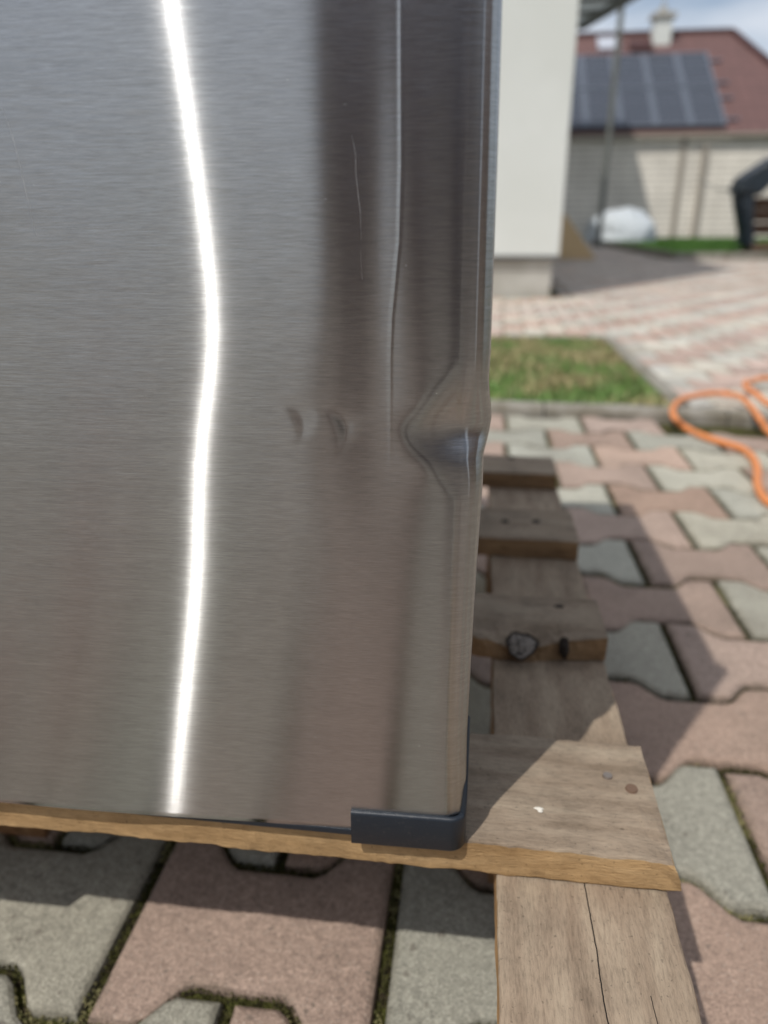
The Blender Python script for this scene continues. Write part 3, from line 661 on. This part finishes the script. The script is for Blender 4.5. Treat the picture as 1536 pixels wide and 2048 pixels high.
def dent(X, Z):
    """inward displacement (+y) of the front sheet"""
    s = smooth_interp(Z, zs, sl); xh = smooth_interp(Z, zs, xs_)
    # slope s near the streak, fading away left and right -> integrate a bump-shaped slope
    w = .075
    D = s*w*np.tanh((X-xh)/w)*1.0
    D += .05*((X-xh)**2)*(np.abs(X-xh) < 9)*.9             # gentle overall convexity
    # the big dent at the right edge: a creased diamond with a deep lip beside the rolled edge
    cx, cz = pt(925, 868); u = (X-cx); v = Z-cz
    a_ = np.where(u < 0, .0250, .030); b_ = np.where(v > 0, .0290, .0300)
    rr = np.sqrt((u/a_)**2+.02)+np.sqrt((v/b_)**2+.03)-.25
    sm = .12; q_ = (1-rr); s_ = .5*(q_+np.sqrt(q_*q_+sm*sm))
    D += .0030*s_**1.35
    D += .0054*gauss(X, Z, 948, 866, .0098, .0092, R(-14))
    D += .0010*gauss(X, Z, 962, 900, .0050, .0022, R(-35))
    D -= .0006*gauss(X, Z, 905, 925, .0100, .0055, R(20))
    D += .00025*gauss(X, Z, 836, 876, .0042, .0062, R(30))
    D -= .0005*gauss(X, Z, 890, 820, .0070, .0060)
    # shallow trough running left from it
    D += .03*.0012*np.log1p(np.exp(np.clip((X+.0125)/.0012, -30, 12)))   # edge falls away before the roll
    D += .0006*gauss(X, Z, 740, 860, .0160, .0330)
    # two finger-sized dimples
    for (px_, py_, A_, sv, an) in ((682, 850, .00036, .0054, R(27)), (597, 838, .00028, .0048, R(27))):
        cx, cz = pt(px_, py_); dx = X-cx; dz = Z-cz; c_, s_ = math.cos(an), math.sin(an)
        u = dx*c_+dz*s_; v = -dx*s_+dz*c_; u = u+v*v*55
        f_ = 1/(np.exp(np.clip(-u/.0016, -40, 40))+np.exp(np.clip(u/.0046, -40, 40)))
        D += A_*f_*np.exp(-.5*(v/sv)**2)*1.6
    D += .0005*gauss(X, Z, 740, 430, .009, .08)
    # faint crease line
    cx = np.interp(Z, [pt(700, 1200)[1], pt(780, 720)[1], pt(782, 640)[1], pt(797, 480)[1], pt(801, 330)[1], pt(800, 0)[1]], [pt(778, 1200)[0], pt(779, 720)[0], pt(782, 640)[0], pt(797, 480)[0], pt(801, 330)[0], pt(800, 0)[0]])
    amp = .00005*sstep(pt(780, 1000)[1], pt(780, 650)[1], Z)
    D -= amp*np.exp(-.5*((X-cx)/.00055)**2)
    D += .00012*np.sin(X*23+Z*9)+.00008*np.sin(Z*31+X*5)
    return D
def edge_x(Z):
    """how far the rolled edge bulges outwards beside the dent"""
    P_ = [(1005,0),(996,300),(987,560),(982,700),(978,763),(980,800),(984,845),(978,878),(967,915),(966,966),(955,1120),(943,1320),(934,1480),(931,1620)]
    zz, ee = [], []
    for (px_, py_) in P_: q = hit(px_, py_, 1, DY+.009); zz.append(q.z); ee.append(q.x)
    o2 = np.argsort(zz); zz = np.array(zz)[o2]; ee = np.array(ee)[o2]
    acc = 0
    for k_, w in ((-.002, .5), (-.001, 1), (0, 1.4), (.001, 1), (.002, .5)): acc = acc+w*np.interp(Z+k_, zz, ee)
    return acc/4.4
RR = .0095
fx = np.concatenate([np.arange(DX0+.012, -.28, .006), np.arange(-.28, -.125, .0022), np.arange(-.125, -RR-.0002, .00045)])
arc = np.linspace(0, math.pi/2, 22)
fz = np.concatenate([[DZ0], np.arange(DZ0+.0015, .62, .0011), np.arange(.623, DZ1, .008), [DZ1]])
nz_ = len(fz); cols = []
for x_ in fx: cols.append((x_, 0., 0., x_))            # x, extra y, weight on edge shift, brush u
x_last = -RR
for a_ in arc: cols.append((x_last+RR*math.sin(a_), RR*(1-math.cos(a_)), math.sin(a_)**1, x_last+RR*a_))
for k_ in range(1, 8): cols.append((0, RR+k_*.003, 1., x_last+RR*math.pi/2+k_*.003))
cols = [(DX0, .03, 0, DX0-.02), (DX0, .010, 0, DX0-.005), (DX0+.003, .003, 0, DX0+.001), (DX0+.008, .0005, 0, DX0+.008)]+cols
cols = np.array(cols); nc = len(cols)
EX = edge_x(fz)
X = np.repeat(cols[:, 0][None, :], nz_, 0); Z = np.repeat(fz[:, None], nc, 1); YB = np.repeat(cols[:, 1][None, :], nz_, 0); WT = np.repeat(cols[:, 2][None, :], nz_, 0)
wl = sstep(-.035, 0, X)**2
X2 = X + EX[:, None]*np.where(WT > 0, .35+.65*WT, .35*wl)
D = dent(np.minimum(X, -.0), Z)
fade = 1-sstep(.004, .028, YB)
tl = 1-sstep(-.56, -.598, -X)*0
D0 = D - D[:, [np.argmin(np.abs(cols[:, 0]+.02))]]*0
Y2 = DY + YB + D*fade
bz = sstep(0, .004, Z-DZ0); Y2 = Y2 + (1-bz)*.0015
V = np.stack([X2, Y2, Z], -1).reshape(-1, 3)
idx = np.arange(nz_*nc).reshape(nz_, nc)
F = np.stack([idx[:-1, :-1], idx[:-1, 1:], idx[1:, 1:], idx[1:, :-1]], -1).reshape(-1, 4)
me = bpy.data.meshes.new('door'); me.vertices.add(len(V)); me.vertices.foreach_set('co', V.astype(np.float32).ravel())
me.loops.add(F.size); me.loops.foreach_set('vertex_index', F.ravel().astype(np.int32)); me.polygons.add(len(F))
me.polygons.foreach_set('loop_start', np.arange(0, F.size, 4, dtype=np.int32)); me.polygons.foreach_set('loop_total', np.full(len(F), 4, dtype=np.int32))
me.polygons.foreach_set('use_smooth', np.ones(len(F), dtype=bool)); me.update(calc_edges=True)
uv = me.uv_layers.new(name='UVMap'); U = np.repeat(cols[:, 3][None, :], nz_, 0).ravel(); UVv = np.stack([U, Z.ravel()], -1)[F.ravel()]
uv.data.foreach_set('uv', UVv.astype(np.float32).ravel())
me.materials.append(STEEL); me.validate()
door = bpy.data.objects.new('door', me); COL.objects.link(door); door.parent = ap; door.matrix_parent_inverse = Matrix.Translation(parent_world(ap)).inverted()
door['label'] = 'brushed steel door with a deep dent in its right edge'
def surf(px_, py_, out=.0001):
    q = hit(px_, py_, 1, DY)
    for _ in range(4):
        d_ = float(dent(np.array([q.x]), np.array([q.z]))[0]); q = hit(px_, py_, 1, DY+d_-out)
    return q
# dark plastic trim under the door, inner liner
m = MB(); m.box((DX0+.004, DY+.0035, DZ0-.0040), (-.006, DY+.03, DZ0+.0005)); m.build('bottom_trim', NAVY, door, bevel=.001)
m = MB(); m.box((DX0+.004, DY+.022, DZ0+.002), (-.001, DY+.034, DZ1-.004)); m.build('gasket', NAVY, door)
# corner protector: L-shaped strip wrapping the lower corner
def capstrip():
    zt_f, zb = .2195, .1965; yo = DY-.0026+float(dent(np.array([-.03]), np.array([.22]))[0]); rr = .009; xo = .0046; th = .0014; print('CAP', yo)
    path = []                                    # outer path (x, y, top z)
    for x_ in np.linspace(-.0590, xo-rr, 16): path.append((x_, DY-.0026+float(dent(np.array([min(x_, -.012)]), np.array([.22]))[0]), 0))
    yo = path[-1][1]
    for a_ in np.linspace(0, math.pi/2, 12)[1:]: path.append((xo-rr+rr*math.sin(a_), yo+rr*(1-math.cos(a_)), a_/(math.pi/2)))
    for y_ in np.linspace(yo+rr, yo+.04, 10)[1:]: path.append((xo, y_, 1+(y_-yo-rr)/(.04-rr)))
    n_ = len(path); V = []
    P2 = [Vector((p[0], p[1], 0)) for p in path]
    rows = []
    for k_, p in enumerate(path):
        d_ = (P2[min(k_+1, n_-1)]-P2[max(k_-1, 0)]).normalized(); nn = Vector((-d_.y, d_.x, 0))   # inward
        t = p[2]; top = zt_f + (.040*(max(0, t-.8)/1.2)**.5 if t > .8 else 0)
        a_ = P2[k_]; sec = []
        for (inn, z_) in ((.0008, zb), (0, zb+.0012), (0, top-.0022), (.0005, top-.0007), (.0017, top), (.0030, top-.0004), (th+.0015, top-.0016), (th+.0015, zb)):
            sec.append(a_+nn*inn+Vector((0, 0, z_)))
        rows.append(sec); V += sec
    m_ = 8; F = [(k_*m_+j, (k_+1)*m_+j, (k_+1)*m_+(j+1) % m_, k_*m_+(j+1) % m_) for k_ in range(n_-1) for j in range(m_)]
    F.append(tuple(range(m_))); F.append(tuple(range((n_-1)*m_, n_*m_))[::-1])
    o = mesh('corner_cap', V, F, NAVY, door, smooth=True)
    e_ = o.modifiers.new('edge', 'EDGE_SPLIT'); e_.split_angle = R(50); return o
capstrip()
# scratches: hair-thin raised burrs of bare bright metal
def scratch(P_, w):
    S_ = spline([surf(*p) for p in P_], 6); V = []; F = []
    for k_, q in enumerate(S_):
        ww = w*(.25+.75*math.sin(math.pi*k_/(len(S_)-1)))*random.uniform(.5, 1.2); d_ = (S_[min(k_+1, len(S_)-1)]-S_[max(k_-1, 0)]).normalized(); a_ = Vector((d_.z, 0, -d_.x))
        jt = random.uniform(-.00008, .00008); V += [q-a_*ww+Vector((jt, .0003, 0)), q+Vector((jt, 0, 0)), q+a_*ww+Vector((jt, .0003, 0))]
    for k_ in range(len(S_)-1): b_ = 3*k_; F += [(b_, b_+1, b_+4, b_+3), (b_+1, b_+2, b_+5, b_+4)]
    return mesh('scratch', V, F, SCRATCH, door)
scratch([(2,215),(22,265),(38,325),(54,395),(72,470)], .00022)
scratch([(703,270),(711,310),(712,350),(717,395),(721,430),(722,480)], .00016)
scratch([(721,500),(724,560)], .00009)
for (a_, b2) in ((690,208),(800,332),(873,787),(924,866),(812,531),(651,398),(630,1475),(575,160),(68,370),(838,1492)):
    q = surf(a_, b2, .0003); s = .00009; mesh('scratch', [q+Vector((-s*1.6,0,0)), q+Vector((0,-.0001,-s)), q+Vector((s*1.6,0,0)), q+Vector((0,-.0001,s))], [(0,1,2,3)], SCRATCH, door)
# dark oval dome just reaching into the left of the picture
q = surf(-44, 375); V_ = []; F_ = []
for j in range(7):
    ph = j/6*math.pi/2
    for i in range(24): th = 2*math.pi*i/24; V_.append((q.x+math.cos(th)*math.cos(ph)*.0075, q.y-.004*math.sin(ph), q.z+math.sin(th)*math.cos(ph)*.022))
F_ = [(j*24+i, j*24+(i+1) % 24, (j+1)*24+(i+1) % 24, (j+1)*24+i) for j in range(6) for i in range(24)]
mesh('dark_oval', V_, F_, NAVY, door, smooth=True)

# ------------------------------------------------------------------ the photographer (seen only as a soft reflection in the steel)
def figure():
    joints = {'pelvis':(-.30,-1.05,.42),'waist':(-.29,-1.03,.60),'chest':(-.27,-.98,.82),'neck':(-.26,-.94,.99),'head':(-.255,-.92,1.10),'crown':(-.25,-.93,1.21),
      'shL':(-.43,-.96,.94),'elL':(-.46,-.75,.72),'wrL':(-.22,-.52,.62),'shR':(-.10,-.96,.94),'elR':(-.06,-.72,.70),'wrR':(-.05,-.46,.60),
      'hpL':(-.40,-1.03,.40),'knL':(-.48,-.66,.45),'anL':(-.46,-.92,.10),'toL':(-.47,-.76,.05),'hpR':(-.20,-1.03,.40),'knR':(-.12,-.72,.14),'anR':(-.14,-1.12,.10),'toR':(-.14,-1.22,.05)}
    rad = dict(pelvis=.15,waist=.13,chest=.15,neck=.055,head=.085,crown=.06,shL=.07,elL=.05,wrL=.035,shR=.07,elR=.05,wrR=.035,hpL=.10,knL=.075,anL=.05,toL=.045,hpR=.10,knR=.075,anR=.05,toR=.045)
    E = [('pelvis','waist'),('waist','chest'),('chest','neck'),('neck','head'),('head','crown'),('chest','shL'),('shL','elL'),('elL','wrL'),('chest','shR'),('shR','elR'),('elR','wrR'),('pelvis','hpL'),('hpL','knL'),('knL','anL'),('anL','toL'),('pelvis','hpR'),('hpR','knR'),('knR','anR'),('anR','toR')]
    k_ = list(joints); V = [joints[a] for a in k_]; ED = [(k_.index(a), k_.index(b)) for a, b in E]; RD = [rad[a] for a in k_]
    for side, wr in ((-1, 'wrL'), (1, 'wrR')):       # palm and five fingers
        w = Vector(joints[wr]); b0 = k_.index(wr); d = Vector((.35 if side < 0 else 0, .8, .1)).normalized(); a = d.cross(Vector((0, 0, 1))).normalized()
        V.append(w+d*.06); RD.append(.03); pi = len(V)-1; ED.append((b0, pi))
        for f_ in range(4):
            s = w+d*.09+a*(f_-1.5)*.02; ln = (.035, .04, .037, .028)[f_]
            V += [s, s+d*ln+Vector((0,0,-.008)), s+d*ln*1.6+Vector((0,0,-.03))]; RD += [.010, .009, .007]; n0 = len(V)-3; ED += [(pi, n0), (n0, n0+1), (n0+1, n0+2)]
        s = w+d*.03-a*side*.03; V += [s, s+d*.03-a*side*.02]; RD += [.012, .009]; n0 = len(V)-2; ED += [(pi, n0), (n0, n0+1)]
    me = bpy.data.meshes.new('person'); me.from_pydata([tuple(v) for v in V], ED, []); o = bpy.data.objects.new('person', me); COL.objects.link(o)
    sk = o.modifiers.new('skin', 'SKIN'); o.modifiers.new('sub', 'SUBSURF').levels = 2; o.modifiers['sub'].render_levels = 2
    for v, r_ in zip(me.skin_vertices[0].data, RD): v.radius = (r_, r_*.85)
    me.skin_vertices[0].data[0].use_root = True; me.materials.append(CLOTH)
    return tag(o, 'crouching person in dark brown clothes reflected softly in the steel door', 'person')
per = figure(); per.scale = (.55, 1, 1); per.location = (.115, -.25, 0)

fn = empty('added_fence', (2.4, -.8, 0)); tag(fn, 'unseen dark brown boards added beside the camera for the steel reflection', 'added_fence')  # unseen boards, added to put dark bands on the rolled steel edge
m = MB()
for k_ in range(10): m.box((2.4, -1.6+k_*.15, .05), (2.42, -1.6+k_*.15+.13, 1.8+.02*math.sin(k_*1.7)))
m.build('board_panel', TIMB, fn)
for k_ in range(2): m = MB(); m.box((2.422, -1.6+k_*1.38, -.03), (2.51, -1.51+k_*1.38, 1.85)); m.build('added_fence_post', TIMB, fn)

hw = empty('added_dark_wall', (2.0, -6.2, 0)); tag(hw, 'unseen brown wall added behind the camera to darken the steel reflection', 'wall')  # unseen wall, added and sized to darken the right of the steel
m = MB(); m.box((-1.02, -6.3, -.03), (7, -6.1, 3.9)); m.build('wall', Mat('added_wall_brown', (.13,.09,.075), .9).m, hw)
m = MB(); m.box((-1.07, -6.36, 3.903), (7.05, -6.04, 3.97)); m.build('added_coping', PLINTH, hw)
